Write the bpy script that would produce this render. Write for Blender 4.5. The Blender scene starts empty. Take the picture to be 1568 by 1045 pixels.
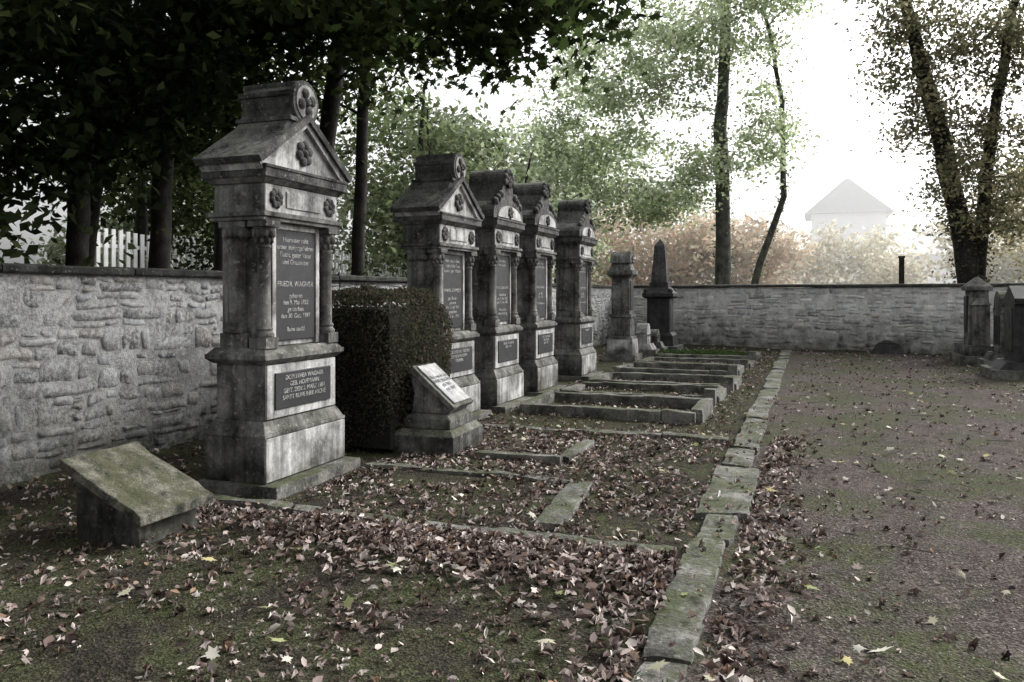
import bpy, bmesh, math, random
import numpy as np
from mathutils import Vector, Matrix, noise
random.seed(7); rng=np.random.default_rng(7)
scene=bpy.context.scene
R=math.radians

# ------------------------------------------------------------ materials
def newmat(name):
    m=bpy.data.materials.new(name); m.use_nodes=True
    nt=m.node_tree; nt.nodes.clear()
    return m,nt
def N(nt,t,**k):
    n=nt.nodes.new(t)
    for a,b in k.items(): setattr(n,a,b)
    return n
def noise_n(nt,vec,scale,detail=4,rough=.6):
    n=N(nt,'ShaderNodeTexNoise'); n.inputs['Scale'].default_value=scale
    n.inputs['Detail'].default_value=detail; n.inputs['Roughness'].default_value=rough
    nt.links.new(vec,n.inputs['Vector']); return n.outputs['Fac']
def ramp(nt,fac,stops):
    r=N(nt,'ShaderNodeValToRGB'); e=r.color_ramp.elements
    while len(e)<len(stops): e.new(.5)
    for i,(p,c) in enumerate(stops):
        e[i].position=p; e[i].color=(*c,1) if len(c)==3 else c
    nt.links.new(fac,r.inputs['Fac']); return r.outputs['Color']
def g(v): return (v,v,v)
def mix(nt,fac,a,b,mode='MIX'):
    n=N(nt,'ShaderNodeMix',data_type='RGBA',blend_type=mode)
    for s,v in ((0,fac),(6,a),(7,b)):
        if isinstance(v,bpy.types.NodeSocket): nt.links.new(v,n.inputs[s])
        elif s==0: n.inputs[0].default_value=v
        else: n.inputs[s].default_value=(*v,1)
    return n.outputs[2]
def math_n(nt,op,a,b=None,clamp=False):
    n=N(nt,'ShaderNodeMath',operation=op,use_clamp=clamp)
    for i,v in enumerate((a,b)):
        if v is None: continue
        if isinstance(v,bpy.types.NodeSocket): nt.links.new(v,n.inputs[i])
        else: n.inputs[i].default_value=v
    return n.outputs[0]
def finish(nt,col,rough=.85,height=None,bump=.4,dist=.01,spec=.3):
    p=N(nt,'ShaderNodeBsdfPrincipled'); o=N(nt,'ShaderNodeOutputMaterial')
    nt.links.new(col,p.inputs['Base Color'])
    if isinstance(rough,bpy.types.NodeSocket): nt.links.new(rough,p.inputs['Roughness'])
    else: p.inputs['Roughness'].default_value=rough
    p.inputs['Specular IOR Level'].default_value=spec
    if height is not None:
        b=N(nt,'ShaderNodeBump'); b.inputs['Strength'].default_value=bump; b.inputs['Distance'].default_value=dist
        nt.links.new(height,b.inputs['Height']); nt.links.new(b.outputs[0],p.inputs['Normal'])
    nt.links.new(p.outputs[0],o.inputs[0])
def stone(name,dark,light,moss=(.055,.065,.03),mossamt=.5,scale=3,rough=.9,spot=True,usecol=False,zstain=0,bump=.5,spec=.2,streak=.5,fine=.5,lime=0):
    m,nt=newmat(name); geo=N(nt,'ShaderNodeNewGeometry'); tc=geo.outputs['Position']
    n1=noise_n(nt,tc,scale,6,.68); n2=noise_n(nt,tc,scale*14,4,.7); n3=noise_n(nt,tc,scale*.6,3,.7); n4=noise_n(nt,tc,scale*6,3,.7)
    mid=tuple((a+b)/2 for a,b in zip(dark,light))
    c=ramp(nt,n1,[(.36,dark),(.5,mid),(.62,light)])
    c=mix(nt,fine,c,ramp(nt,n2,[(.3,g(.35)),(.6,g(1.0))]),'MULTIPLY')
    if streak:
        mp=N(nt,'ShaderNodeMapping'); mp.inputs['Scale'].default_value=(14,14,.9); nt.links.new(tc,mp.inputs[0])
        st=noise_n(nt,mp.outputs[0],1.0,3,.6)
        c=mix(nt,streak,c,ramp(nt,st,[(.35,g(.3)),(.58,g(1))]),'MULTIPLY')
    if spot:
        v=noise_n(nt,tc,scale*9,3,.5)
        c=mix(nt,math_n(nt,'MULTIPLY',ramp(nt,v,[(.6,g(0)),(.7,g(1))]),.35),c,(.42,.42,.38))
    if usecol:
        a=N(nt,'ShaderNodeAttribute',attribute_name='col'); c=mix(nt,1.0,c,a.outputs['Color'],'MULTIPLY')
    if lime:
        c=mix(nt,math_n(nt,'MULTIPLY',ramp(nt,math_n(nt,'ADD',math_n(nt,'MULTIPLY',n4,.7),math_n(nt,'MULTIPLY',n3,.3)),[(.46,g(0)),(.58,g(1))]),lime),c,(.62,.62,.60))
    sx=N(nt,'ShaderNodeSeparateXYZ'); nt.links.new(geo.outputs['Normal'],sx.inputs[0])
    up=math_n(nt,'SUBTRACT',sx.outputs['Z'],.2,True)
    mn=math_n(nt,'ADD',math_n(nt,'MULTIPLY',n3,.6),math_n(nt,'MULTIPLY',n4,.4))
    mf=math_n(nt,'MULTIPLY',math_n(nt,'MULTIPLY',up,ramp(nt,mn,[(.45,g(0)),(.56,g(1))])),mossamt*1.3,True)
    c=mix(nt,mf,c,mix(nt,1.0,moss,ramp(nt,n2,[(.3,g(.4)),(.7,g(1.3))]),'MULTIPLY'))
    if zstain:
        sp=N(nt,'ShaderNodeSeparateXYZ'); nt.links.new(tc,sp.inputs[0])
        zz=math_n(nt,'ADD',sp.outputs['Z'],math_n(nt,'MULTIPLY',math_n(nt,'SUBTRACT',n3,.5),1.5))
        k=ramp(nt,math_n(nt,'DIVIDE',zz,zstain),[(0.0,(.26,.26,.23)),(.4,(.60,.60,.58)),(1,g(1))])
        c=mix(nt,1.0,c,k,'MULTIPLY')
    h=math_n(nt,'ADD',n2,math_n(nt,'MULTIPLY',n1,1.5))
    finish(nt,c,rough,h,bump,.012,spec)
    return m
def leafmat(name,trans=.4,tint=(1.12,1.18,.9)):
    m,nt=newmat(name); a=N(nt,'ShaderNodeAttribute',attribute_name='col')
    d=N(nt,'ShaderNodeBsdfDiffuse'); t=N(nt,'ShaderNodeBsdfTranslucent'); mx=N(nt,'ShaderNodeMixShader'); o=N(nt,'ShaderNodeOutputMaterial')
    tc=mix(nt,1.0,a.outputs['Color'],tint,'MULTIPLY')
    nt.links.new(a.outputs['Color'],d.inputs[0]); nt.links.new(tc,t.inputs[0])
    mx.inputs[0].default_value=trans
    nt.links.new(d.outputs[0],mx.inputs[1]); nt.links.new(t.outputs[0],mx.inputs[2]); nt.links.new(mx.outputs[0],o.inputs[0])
    return m
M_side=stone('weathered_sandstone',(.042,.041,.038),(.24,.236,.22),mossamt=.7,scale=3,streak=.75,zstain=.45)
M_front=stone('pale_sandstone',(.15,.148,.142),(.60,.595,.58),mossamt=.5,scale=2.8,streak=.75,fine=.5,zstain=.35)  # paler stone for front faces; the light falling there is partly painted in
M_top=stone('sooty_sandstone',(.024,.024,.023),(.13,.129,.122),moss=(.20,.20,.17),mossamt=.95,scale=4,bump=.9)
M_kerb=stone('kerb_stone',(.04,.039,.034),(.22,.216,.197),moss=(.062,.074,.030),mossamt=.8,scale=3.5,bump=1.0,streak=0,fine=.85)
m,nt=newmat('black_granite'); tc=N(nt,'ShaderNodeNewGeometry').outputs['Position']
c=ramp(nt,noise_n(nt,tc,60,3),[(.3,(.012,.012,.014)),(.7,(.030,.030,.033))]); finish(nt,c,ramp(nt,noise_n(nt,tc,8,4),[(.3,g(.4)),(.7,g(.7))]),spec=.3); M_black=m
m,nt=newmat('inscription_paint'); tc=N(nt,'ShaderNodeNewGeometry').outputs['Position']
c=ramp(nt,noise_n(nt,tc,30,3),[(.35,(.12,.12,.12)),(.6,(.42,.42,.40))]); finish(nt,c,.7); M_ins=m
M_marble=stone('grey_marble',(.22,.22,.22),(.48,.48,.47),mossamt=.25,scale=5,spot=False,rough=.7,bump=.2,streak=.3,fine=.5)
M_wall=stone('wall_rubble_stone',(.60,.60,.60),(1.0,1.0,1.0),mossamt=.3,scale=4,usecol=True,zstain=1.1,bump=.9,spot=False,streak=.2,fine=.45,lime=.68)
M_cap=stone('wall_coping_stone',(.022,.023,.02),(.085,.085,.078),moss=(.04,.05,.024),mossamt=.6,scale=4,bump=.8)
M_bark=stone('bark',(.011,.010,.009),(.045,.042,.036),mossamt=.0,scale=4,bump=1.0,spot=False)  # darkened so backlit trunks read as silhouettes; shade is in the colour
M_barkp=stone('grey_bark',(.05,.052,.045),(.15,.15,.128),mossamt=.0,scale=4,bump=1.0,spot=False)
M_leaf=leafmat('foliage_leaf',.5)
M_leafp=leafmat('pale_foliage_leaf',.5,(1,1,1))
M_dead=leafmat('dead_leaf',.08,(1,1,1))
M_grass=leafmat('grass_blade',.3)
m,nt=newmat('white_paint'); tc=N(nt,'ShaderNodeNewGeometry').outputs['Position']
c=ramp(nt,noise_n(nt,tc,3,4),[(.3,(.7,.7,.69)),(.6,(.82,.82,.82))]); finish(nt,c,.7); M_white=m
m,nt=newmat('pale_render'); tc=N(nt,'ShaderNodeNewGeometry').outputs['Position']
c=ramp(nt,noise_n(nt,tc,.6,4),[(.3,(.72,.72,.72)),(.7,(.78,.78,.78))]); finish(nt,c,.9); M_render=m  # near-white house walls; part of the haze is in this colour
m,nt=newmat('slate'); tc=N(nt,'ShaderNodeNewGeometry').outputs['Position']
c=ramp(nt,noise_n(nt,tc,2,4),[(.3,(.07,.075,.08)),(.7,(.11,.115,.12))]); finish(nt,c,.8); M_slate=m
m,nt=newmat('pebble'); tc=N(nt,'ShaderNodeNewGeometry').outputs['Position']
c=ramp(nt,noise_n(nt,tc,35,2),[(.35,(.045,.039,.035)),(.5,(.12,.105,.097)),(.65,(.28,.26,.24))]); finish(nt,c,.9); M_peb=m

def ground_mat(name,path):
    m,nt=newmat(name); tc=N(nt,'ShaderNodeNewGeometry').outputs['Position']
    n1=noise_n(nt,tc,.75,5,.65); n2=noise_n(nt,tc,9,5,.7); n3=noise_n(nt,tc,55,3,.7); n4=noise_n(nt,tc,2.2,4,.6)
    if path:
        c=ramp(nt,n3,[(.32,(.020,.016,.014)),(.5,(.074,.061,.056)),(.68,(.20,.17,.155))])
        mossf=math_n(nt,'MULTIPLY',ramp(nt,n1,[(.47,g(0)),(.55,g(1))]),.95)
    else:
        c=ramp(nt,n3,[(.32,(.012,.010,.008)),(.5,(.040,.033,.028)),(.7,(.11,.095,.08))])
        mossf=math_n(nt,'MULTIPLY',ramp(nt,n4,[(.40,g(0)),(.56,g(1))]),.85)
    c=mix(nt,.7,c,ramp(nt,n2,[(.3,g(.3)),(.65,g(1.15))]),'MULTIPLY')
    c=mix(nt,.5,c,ramp(nt,n4,[(.35,g(.5)),(.6,g(1.1))]),'MULTIPLY')
    mc=ramp(nt,n3,[(.35,(.020,.025,.010)),(.7,(.085,.10,.042))])
    mf=math_n(nt,'MULTIPLY',mossf,ramp(nt,n2,[(.35,g(.15)),(.6,g(1))]))
    c=mix(nt,mf,c,mc)
    vo=N(nt,'ShaderNodeTexVoronoi'); vo.inputs['Scale'].default_value=70; nt.links.new(tc,vo.inputs['Vector'])
    h=math_n(nt,'ADD',math_n(nt,'MULTIPLY',n3,1.2),math_n(nt,'ADD',math_n(nt,'MULTIPLY',n2,.7),math_n(nt,'MULTIPLY',vo.outputs['Distance'],.7)))
    finish(nt,c,.95,h,.9,.016,.08)
    return m
M_ground=ground_mat('soil_and_moss',False); M_path=ground_mat('gravel',True)

# ------------------------------------------------------------ mesh helpers
def arrays_obj(name,V,F,mat,col=None,parent=None,smooth=False):
    V=np.asarray(V,dtype=np.float32); F=np.asarray(F,dtype=np.int32); k=F.shape[1]
    me=bpy.data.meshes.new(name); me.vertices.add(len(V)); me.vertices.foreach_set('co',V.ravel())
    me.loops.add(F.size); me.loops.foreach_set('vertex_index',F.ravel())
    me.polygons.add(len(F)); me.polygons.foreach_set('loop_start',np.arange(0,F.size,k,dtype=np.int32))
    if smooth: me.polygons.foreach_set('use_smooth',np.ones(len(F),dtype=bool))
    me.update(calc_edges=True)
    if col is not None:
        ca=me.color_attributes.new('col','FLOAT_COLOR','POINT')
        c4=np.ones((len(V),4),dtype=np.float32); c4[:,:3]=col; ca.data.foreach_set('color',c4.ravel())
    me.materials.append(mat); ob=bpy.data.objects.new(name,me); scene.collection.objects.link(ob)
    if parent: ob.parent=parent
    return ob
def empty(name,loc=(0,0,0),rz=0,sc=1):
    e=bpy.data.objects.new(name,None); e.location=loc; e.rotation_euler=(0,0,rz); e.scale=(sc,sc,sc); scene.collection.objects.link(e); return e
class B:
    def __init__(s): s.v=[];s.f=[];s.m=[];s.sm=[]
    def add(s,vs,fs,mi,smooth=False):
        o=len(s.v); s.v+= [tuple(v) for v in vs]; s.f+=[tuple(i+o for i in f) for f in fs]; s.m+=[mi]*len(fs); s.sm+=[smooth]*len(fs)
    def frus(s,x0,x1,y0,y1,z0,X0,X1,Y0,Y1,z1,mi):
        vs=[(x0,y0,z0),(x1,y0,z0),(x1,y1,z0),(x0,y1,z0),(X0,Y0,z1),(X1,Y0,z1),(X1,Y1,z1),(X0,Y1,z1)]
        s.add(vs,[(0,3,2,1),(4,5,6,7),(0,1,5,4),(1,2,6,5),(2,3,7,6),(3,0,4,7)],mi)
    def box(s,x0,x1,y0,y1,z0,z1,mi): s.frus(x0,x1,y0,y1,z0,x0,x1,y0,y1,z1,mi)
    def cbox(s,hx,hy,z0,z1,mi,hx2=None,hy2=None):
        hx2=hx if hx2 is None else hx2; hy2=hy if hy2 is None else hy2
        s.frus(-hx,hx,-hy,hy,z0,-hx2,hx2,-hy2,hy2,z1,mi)
    def lathe(s,cx,cy,prof,mi,n=16,sx=1,sy=1):
        vs=[];fs=[]
        for r,z in prof:
            for i in range(n):
                a=2*math.pi*i/n; vs.append((cx+r*sx*math.cos(a),cy+r*sy*math.sin(a),z))
        for j in range(len(prof)-1):
            for i in range(n):
                k=(i+1)%n; fs.append((j*n+i,j*n+k,(j+1)*n+k,(j+1)*n+i))
        fs.append(tuple(range(n-1,-1,-1))); fs.append(tuple((len(prof)-1)*n+i for i in range(n)))
        s.add(vs,fs,mi,True)
    def extr_x(s,poly,x0,x1,mi,mf=None):
        n=len(poly); vs=[(x0,y,z) for y,z in poly]+[(x1,y,z) for y,z in poly]
        s.add(vs,[(i,(i+1)%n,n+(i+1)%n,n+i) for i in range(n)],mi)
        s.add(vs,[tuple(range(n-1,-1,-1))],mi); s.add(vs,[tuple(range(n,2*n))],mi if mf is None else mf)
    def ball(s,c,r,mi,n=8,sx=1,sy=1,sz=1):
        vs=[];fs=[];h=n//2
        for j in range(h+1):
            t=math.pi*j/h
            for i in range(n):
                a=2*math.pi*i/n; vs.append((c[0]+r*sx*math.sin(t)*math.cos(a),c[1]+r*sy*math.sin(t)*math.sin(a),c[2]-r*sz*math.cos(t)))
        for j in range(h):
            for i in range(n):
                k=(i+1)%n; fs.append((j*n+i,j*n+k,(j+1)*n+k,(j+1)*n+i))
        s.add(vs,fs,mi,True)
    def rosette(s,x,y,z,r,mi,petals=6):
        for i in range(petals):
            a=2*math.pi*i/petals+.3
            s.ball((x,y+r*.62*math.cos(a),z+r*.62*math.sin(a)),r*.38,mi,8,sx=.55)
        s.ball((x,y,z),r*.3,mi,8,sx=1.0)
    def obj(s,name,mats,parent=None,bevel=.008,loc=(0,0,0)):
        me=bpy.data.meshes.new(name); me.from_pydata(s.v,[],s.f)
        for m in mats: me.materials.append(m)
        me.polygons.foreach_set('material_index',s.m); me.polygons.foreach_set('use_smooth',s.sm)
        me.update(); ob=bpy.data.objects.new(name,me); scene.collection.objects.link(ob); ob.location=loc
        if parent: ob.parent=parent
        if bevel:
            md=ob.modifiers.new('bev','BEVEL'); md.width=bevel; md.segments=2; md.limit_method='ANGLE'; md.angle_limit=R(50)
        return ob

def gh(x,y):
    return .03*noise.noise(Vector((x*.5,y*.5,0)))+.014*noise.noise(Vector((x*2.3,y*2.3,4)))+.007*noise.noise(Vector((x*7,y*7,9)))

# ------------------------------------------------------------ ground
def sheet(name,xs,ys,mat,dz=0):
    X,Y=np.meshgrid(xs,ys); nx=len(xs); ny=len(ys)
    Z=np.array([[gh(x,y)+dz for x in xs] for y in ys])
    V=np.stack([X,Y,Z],-1).reshape(-1,3)
    i=np.arange(nx*ny).reshape(ny,nx)
    F=np.stack([i[:-1,:-1],i[:-1,1:],i[1:,1:],i[1:,:-1]],-1).reshape(-1,4)
    return arrays_obj(name,V,F,mat,smooth=True)
outer=[-900,-300,-120,-60,-30,-15]
xs=outer+list(np.arange(-8,6.01,.1))+[8,12,20,40,80,200,900]
ys=[-300,-60,-20,-8,-3]+list(np.arange(0,26.01,.1))+[28,32,40,60,90,150,300,1200]
sheet('ground',xs,ys,M_ground)
sheet('gravel_path',list(np.arange(-.62,9,.1)),list(np.arange(-3,22.6,.1)),M_path,.007)

# ------------------------------------------------------------ rubble walls
def wall(name,p0,p1,seed,H=1.72,bright=1.0):
    p0=Vector(p0);p1=Vector(p1); L=(p1-p0).length; t=(p1-p0)/L; nrm=Vector((t.y,-t.x))
    root=empty(name); rr=random.Random(seed)
    def P(s,d,z): q=p0+t*s+nrm*d; return (q.x,q.y,z)
    V=[];F=[];C=[]
    ns=int(L/.1); nz=20
    for i in range(ns+1):
        for j in range(nz+1):
            s=L*i/ns; z=-.1+(H+.1)*j/nz
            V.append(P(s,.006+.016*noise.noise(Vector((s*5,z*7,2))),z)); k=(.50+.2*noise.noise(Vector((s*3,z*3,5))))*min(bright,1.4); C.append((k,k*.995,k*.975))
    for i in range(ns):
        for j in range(nz):
            a=i*(nz+1)+j; F.append((a,a+nz+1,a+nz+2,a+1))
    b=len(V)
    for s in (0,L):
        for d in (0,-.42):
            for z in (-.1,H): V.append(P(s,d,z)); C.append((.4,.4,.39))
    F+=[(b+2,b+3,b+7,b+6),(b,b+1,b+3,b+2),(b+4,b+6,b+7,b+5),(b+1,b+5,b+7,b+3)]
    def block(s0,s1,z0,z1):
        J=rr.uniform(.002,.010)
        s0=max(s0+J,0); s1=min(s1-J,L); z0+=J*.8; z1=min(z1-J*.8,H)
        if s1-s0<.04 or z1-z0<.018: return
        if rr.random()<.05: return
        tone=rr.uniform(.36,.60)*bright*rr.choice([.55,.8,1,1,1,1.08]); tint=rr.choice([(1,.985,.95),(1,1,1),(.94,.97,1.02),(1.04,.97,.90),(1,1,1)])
        jz=min(.024,(z1-z0)*.22); js=.024
        jj=[rr.uniform(-js,js) for _ in range(4)]+[rr.uniform(-jz,jz) for _ in range(4)]; dep=rr.uniform(.002,.020); tilt=rr.uniform(-.006,.006)
        o=len(V); sd=rr.random()*99; pin=rr.uniform(.02,.20)
        px=[-1,-.88,-.45,0,.45,.88,1]; py=[-1,-.74,0,.74,1]; gx,gy=7,5
        for uu in px:
            for vv in py:
                u=(uu+1)/2; v=(vv+1)/2
                fu=uu*(1-pin*vv*vv*abs(uu)) ; fv=vv*(1-pin*uu*uu*abs(vv)*1.2)
                S=(s0+s1)/2+(s1-s0)/2*fu+(jj[0]*(1-u)*(1-v)+jj[1]*u*(1-v)+jj[2]*u*v+jj[3]*(1-u)*v)
                Z=(z0+z1)/2+(z1-z0)/2*fv+(jj[4]*(1-u)*(1-v)+jj[5]*u*(1-v)+jj[6]*u*v+jj[7]*(1-u)*v)
                S+=.010*noise.noise(Vector((S*22,Z*30,sd))); Z+=.05*noise.noise(Vector((S*.9,z0*.6,1)))+.028*noise.noise(Vector((S*3.3,z0*1.2,4)))+.008*noise.noise(Vector((S*22,Z*25,sd+5)))
                e=abs(uu)<1 and abs(vv)<1
                d=-.010 if not e else dep+tilt*uu+.013*noise.noise(Vector((S*12,Z*16,sd)))
                V.append(P(S,d,min(Z,H))); q=tone if e else tone*.85; C.append(tuple(q*c for c in tint))
        for a in range(gx-1):
            for c in range(gy-1):
                k=o+a*gy+c; F.append((k,k+gy,k+gy+1,k+1))
    z=-.08
    while z<H-.02:
        ch=min(rr.uniform(.15,.33),H-z)
        if H-z-ch<.08: ch=H-z
        s=-rr.random()*.3
        while s<L:
            w=rr.uniform(.12,.62); n=rr.choice([1,1,2,2,2,3,3]) if ch>.2 else rr.choice([1,1,2,2])
            if n==1: w=min(w,ch*rr.uniform(.9,1.9))
            cuts=sorted([0,1]+[min(.86,max(.14,(i+1)/n+rr.uniform(-.16,.16))) for i in range(n-1)])
            for q in range(len(cuts)-1):
                a,b2=z+ch*cuts[q],z+ch*cuts[q+1]; e0=rr.uniform(-.05,.05) if n>1 else 0
                if w>.3 and rr.random()<.65:
                    c=s+w*rr.uniform(.25,.75); block(s,c,a,b2); block(c,s+w+e0,a,b2)
                else: block(s,s+w+e0,a,b2)
            s+=w
        z+=ch
    arrays_obj('masonry',V,F,M_wall,np.array(C),root)
    bb=B(); s=0
    while s<L:
        w=rr.uniform(.9,1.5); e=min(s+w,L); j=rr.uniform(-.012,.012); k=rr.uniform(-.008,.008); nn=8
        vs=[]
        for i in range(nn+1):
            q=s+.004+(e-s-.008)*i/nn
            for d,zz in ((.06,H+.005),(.07,H+.02),(.07,H+.065),(.05,H+.08),(-.49,H+.10),(-.49,H+.005)):
                n_=.012*noise.noise(Vector((q*6,d*9,zz*7)))
                vs.append(P(q,d+j+n_,zz+k+n_*.7))
        fs=[]
        for i in range(nn):
            for c in range(6): a=i*6+c; b2=i*6+(c+1)%6; fs.append((a,b2,b2+6,a+6))
        fs+= [(5,4,3,2,1,0),tuple(nn*6+i for i in range(6))]
        bb.add(vs,fs,0); s=e
    bb.obj('coping',[M_cap],root,0)
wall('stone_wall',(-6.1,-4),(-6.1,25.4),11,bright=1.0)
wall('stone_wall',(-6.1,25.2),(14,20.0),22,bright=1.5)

# ------------------------------------------------------------ grave monuments
def arc(cx,cz,r,a0,a1,n): return [(cx+r*math.cos(R(a0+(a1-a0)*i/n)),cz+r*math.sin(R(a0+(a1-a0)*i/n))) for i in range(n+1)]
def add_text(parent,body,size,x,z,spacing=1.0):
    cu=bpy.data.curves.new('inscription','FONT'); cu.body=body; cu.size=size; cu.align_x='CENTER'; cu.align_y='TOP'
    cu.space_line=spacing; cu.extrude=.0012; cu.materials.append(M_ins)
    ob=bpy.data.objects.new('inscription',cu); scene.collection.objects.link(ob); ob.parent=parent
    ob.location=(x,0,z); ob.rotation_euler=(R(90),0,R(90))
TX=[("Hierunter ruht\nunser innigstgeliebter\nGatte, guter Vater\nund Grossvater","FRIEDR. WAGNER","geboren\nden 9. Mai 1832\ngestorben\nden 30. Oct. 1897\n\nRuhe sanft!","DOROTHEA WAGNER\nGEB. HOFFMANN\nGEST. DEN 2. MARZ 1904\nSANFT RUHE IHRE ASCHE"),
 ("Hier ruht in Gott\nmeine liebe Frau\nunsere gute Mutter","ANNA SCHMIDT","geb. Becker\ngeboren\nden 12. Juli 1841\ngestorben\nden 3. Jan. 1901","SELIG SIND DIE TODTEN\nDIE IN DEM HERRN\nSTERBEN"),
 ("Ruhestatte\nder Familie","KARL LEHMANN","Gutsbesitzer\ngeb. 4. Marz 1838\ngest. 17. Nov. 1899\n\nWiedersehen\nunsere Hoffnung","ERNST LEHMANN\n1866 - 1911"),
 ("Hier ruhen\nunsere lieben Eltern","WILH. KRAUSE","geb. 1829\ngest. 1898\n\nAuf Wiedersehen","UND FRAU MARIE\nGEB. VOGEL\n1834 - 1906"),
 ("Dem Andenken\nunseres Vaters","AUGUST RICHTER","geb. 1845\ngest. 1903\n\nFriede seiner Asche","RUHE SANFT")]
def monument(loc,W=1.0,H=1.0,variant=0,rz=0,ti=0):
    root=empty('grave_monument',loc,rz); b=B()
    S,Fm,T,K=0,1,2,3
    w=lambda y:y*W
    z=lambda q:q*H
    def cb(hx,hy,z0,z1,mi,hx2=None,hy2=None): b.cbox(hx,w(hy),z(z0),z(z1),mi,hx2,None if hy2 is None else w(hy2))
    b.box(-.32,.43,w(-.60),w(.60),-.05,z(.09),4)
    cb(.28,.55,.09,.44,S); b.box(.2802,.30,w(-.55),w(.55),z(.10),z(.435),Fm)
    cb(.295,.56,.44,.47,S); cb(.285,.55,.47,.56,S,.235,.50)
    cb(.225,.485,.56,1.0,S)
    b.box(.2252,.25,w(-.475),w(.475),z(.57),z(.99),Fm)
    b.box(.245,.262,w(-.385),w(.385),z(.635),z(.925),K)
    cb(.245,.505,1.0,1.035,S,.285,.545); cb(.29,.55,1.035,1.075,S); cb(.28,.54,1.075,1.125,S,.24,.49)
    b.box(-.215,.135,w(-.43),w(.43),z(1.12),z(2.13),S)
    b.box(.1352,.155,w(-.315),w(.315),z(1.13),z(2.12),Fm)
    b.box(.15,.172,w(-.27),w(.27),z(1.17),z(2.06),K)
    b.box(.1555,.185,w(-.325),w(-.275),z(1.13),z(2.12),Fm); b.box(.1555,.185,w(.275),w(.325),z(1.13),z(2.12),Fm)
    b.box(.1555,.183,w(-.2745),w(.2745),z(2.07),z(2.12),Fm)
    for sy in (-1,1):
        b.box(.10,.262,w(sy*.425)-.078,w(sy*.425)+.078,z(1.12),z(1.21),S)
        b.lathe(.182,w(sy*.425),[(.078,z(1.21)),(.08,z(1.235)),(.06,z(1.26)),(.072,z(1.275)),(.055,z(1.30)),(.05,z(1.9)),(.06,z(1.915)),(.052,z(1.93)),(.06,z(1.97)),(.082,z(2.06)),(.085,z(2.07))],S,14)
        b.box(.09,.272,w(sy*.425)-.088,w(sy*.425)+.088,z(2.07),z(2.12),S)
        for i in range(8):
            a=2*math.pi*i/8; b.ball((.182+.068*math.cos(a),w(sy*.425)+.068*math.sin(a),z(2.02)),.026,S,6,sz=1.6)
            b.ball((.182+.058*math.cos(a+.4),w(sy*.425)+.058*math.sin(a+.4),z(1.965)),.02,S,6,sz=1.5)
        b.box(-.19,.07,w(sy*.44)-.05,w(sy*.44)+.05,z(1.12),z(1.24),S)
        b.lathe(-.06,w(sy*.43),[(.115,z(1.24)),(.118,z(1.27)),(.095,z(1.29)),(.1,z(1.31)),(.09,z(1.33)),(.082,z(1.9)),(.095,z(1.92)),(.085,z(1.94)),(.1,z(1.99)),(.125,z(2.06)),(.128,z(2.08))],S,18,sy=.75)
        for i in range(9):
            a=math.pi*i/8*(-1 if sy<0 else 1); b.ball((-.06+.11*math.cos(a),w(sy*.43)+.085*math.sin(a),z(2.02)),.03,S,6,sz=1.5)
        b.box(-.19,.07,w(sy*.44)-.07,w(sy*.44)+.07,z(2.07),z(2.122),S)
    cb(.26,.53,2.12,2.15,S); cb(.28,.55,2.15,2.185,S)
    cb(.235,.50,2.185,2.41,S); b.box(.2352,.25,w(-.495),w(.495),z(2.19),z(2.405),Fm)
    b.box(.2502,.262,w(-.24),w(.24),z(2.235),z(2.37),Fm)
    for sy in (-1,1):
        b.rosette(.258,w(sy*.37),z(2.3),.085,T,8)
        b.rosette(.0,w(sy*.5),z(2.3),.06,S,6)
    cb(.25,.52,2.41,2.45,S,.30,.56); cb(.31,.57,2.45,2.52,T); cb(.32,.58,2.52,2.545,T)
    zb=z(2.545)
    if variant==0:
        pk=z(2.97); hw=w(.57)
        b.extr_x([(-hw,zb),(hw,zb),(hw,zb+.01),(0,pk-.06),(-hw,zb+.01)],-.28,.25,T,Fm)
        for sy in (-1,1):
            y0=sy*w(.62); L=math.hypot(w(.62),pk-zb); ux,uz=-sy*w(.62)/L,(pk-zb)/L
            off=(sy*uz*.06,abs(ux)*.06)
            poly=[(y0,zb-.0),(0,pk),(0,pk+off[1]*1.25),(y0+off[0],zb+off[1])]
            if sy<0: poly=poly[::-1]
            b.extr_x(poly,-.315,.315,T)
            b.extr_x([(y*.93,q-.045) for y,q in poly],-.29,.285,Fm)
        b.rosette(.262,0,z(2.71),.115,T,6)
        cz=z(3.13); r=.165*W
        prof=[(-w(.30),z(2.80))]+[(w(.30),z(2.80)),(w(.24),z(2.90)),(w(.17),z(2.98))]+arc(0,cz,r,-25,205,16)+[(-w(.17),z(2.98)),(-w(.24),z(2.90))]
        b.extr_x(prof,-.25,.24,T)
        for k in range(5):
            a=R(20+35*k); yy=r*math.cos(a); zz=cz+r*math.sin(a)
            b.box(-.27,.25,yy-.022,yy+.022,zz-.022,zz+.022,T)
        b.extr_x(arc(0,cz,r*1.08,0,345,22),.241,.275,T); b.extr_x(arc(0,cz,r*.86,0,345,22),.27,.283,Fm)
        b.rosette(.285,0,cz,r*.75,T,4)
        b.box(-.275,.27,-r*1.25,r*1.25,z(2.955),z(2.99),T)
    else:
        hw=w(.60)
        top=[(hw*math.cos(R(a)),zb+.03+z(.25)*math.sin(R(a))**.8) for a in range(0,181,12)]
        b.extr_x([(-hw,zb)]+[(hw,zb)]+top,-.29,.27,T)
        inn=[(hw*.78*math.cos(R(a)),zb+.03+z(.16)*math.sin(R(a))) for a in range(0,181,15)]
        b.extr_x([(-hw*.78,zb+.02),(hw*.78,zb+.02)]+inn,.265,.29,Fm)
        b.rosette(.3,0,zb+.1,.085,T,6)
        cz=z(3.07); r=.19*W
        prof=[(-w(.36),z(2.74)),(w(.36),z(2.74)),(w(.27),z(2.85))]+arc(0,cz,r,-15,195,14)+[(-w(.27),z(2.85))]
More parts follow.
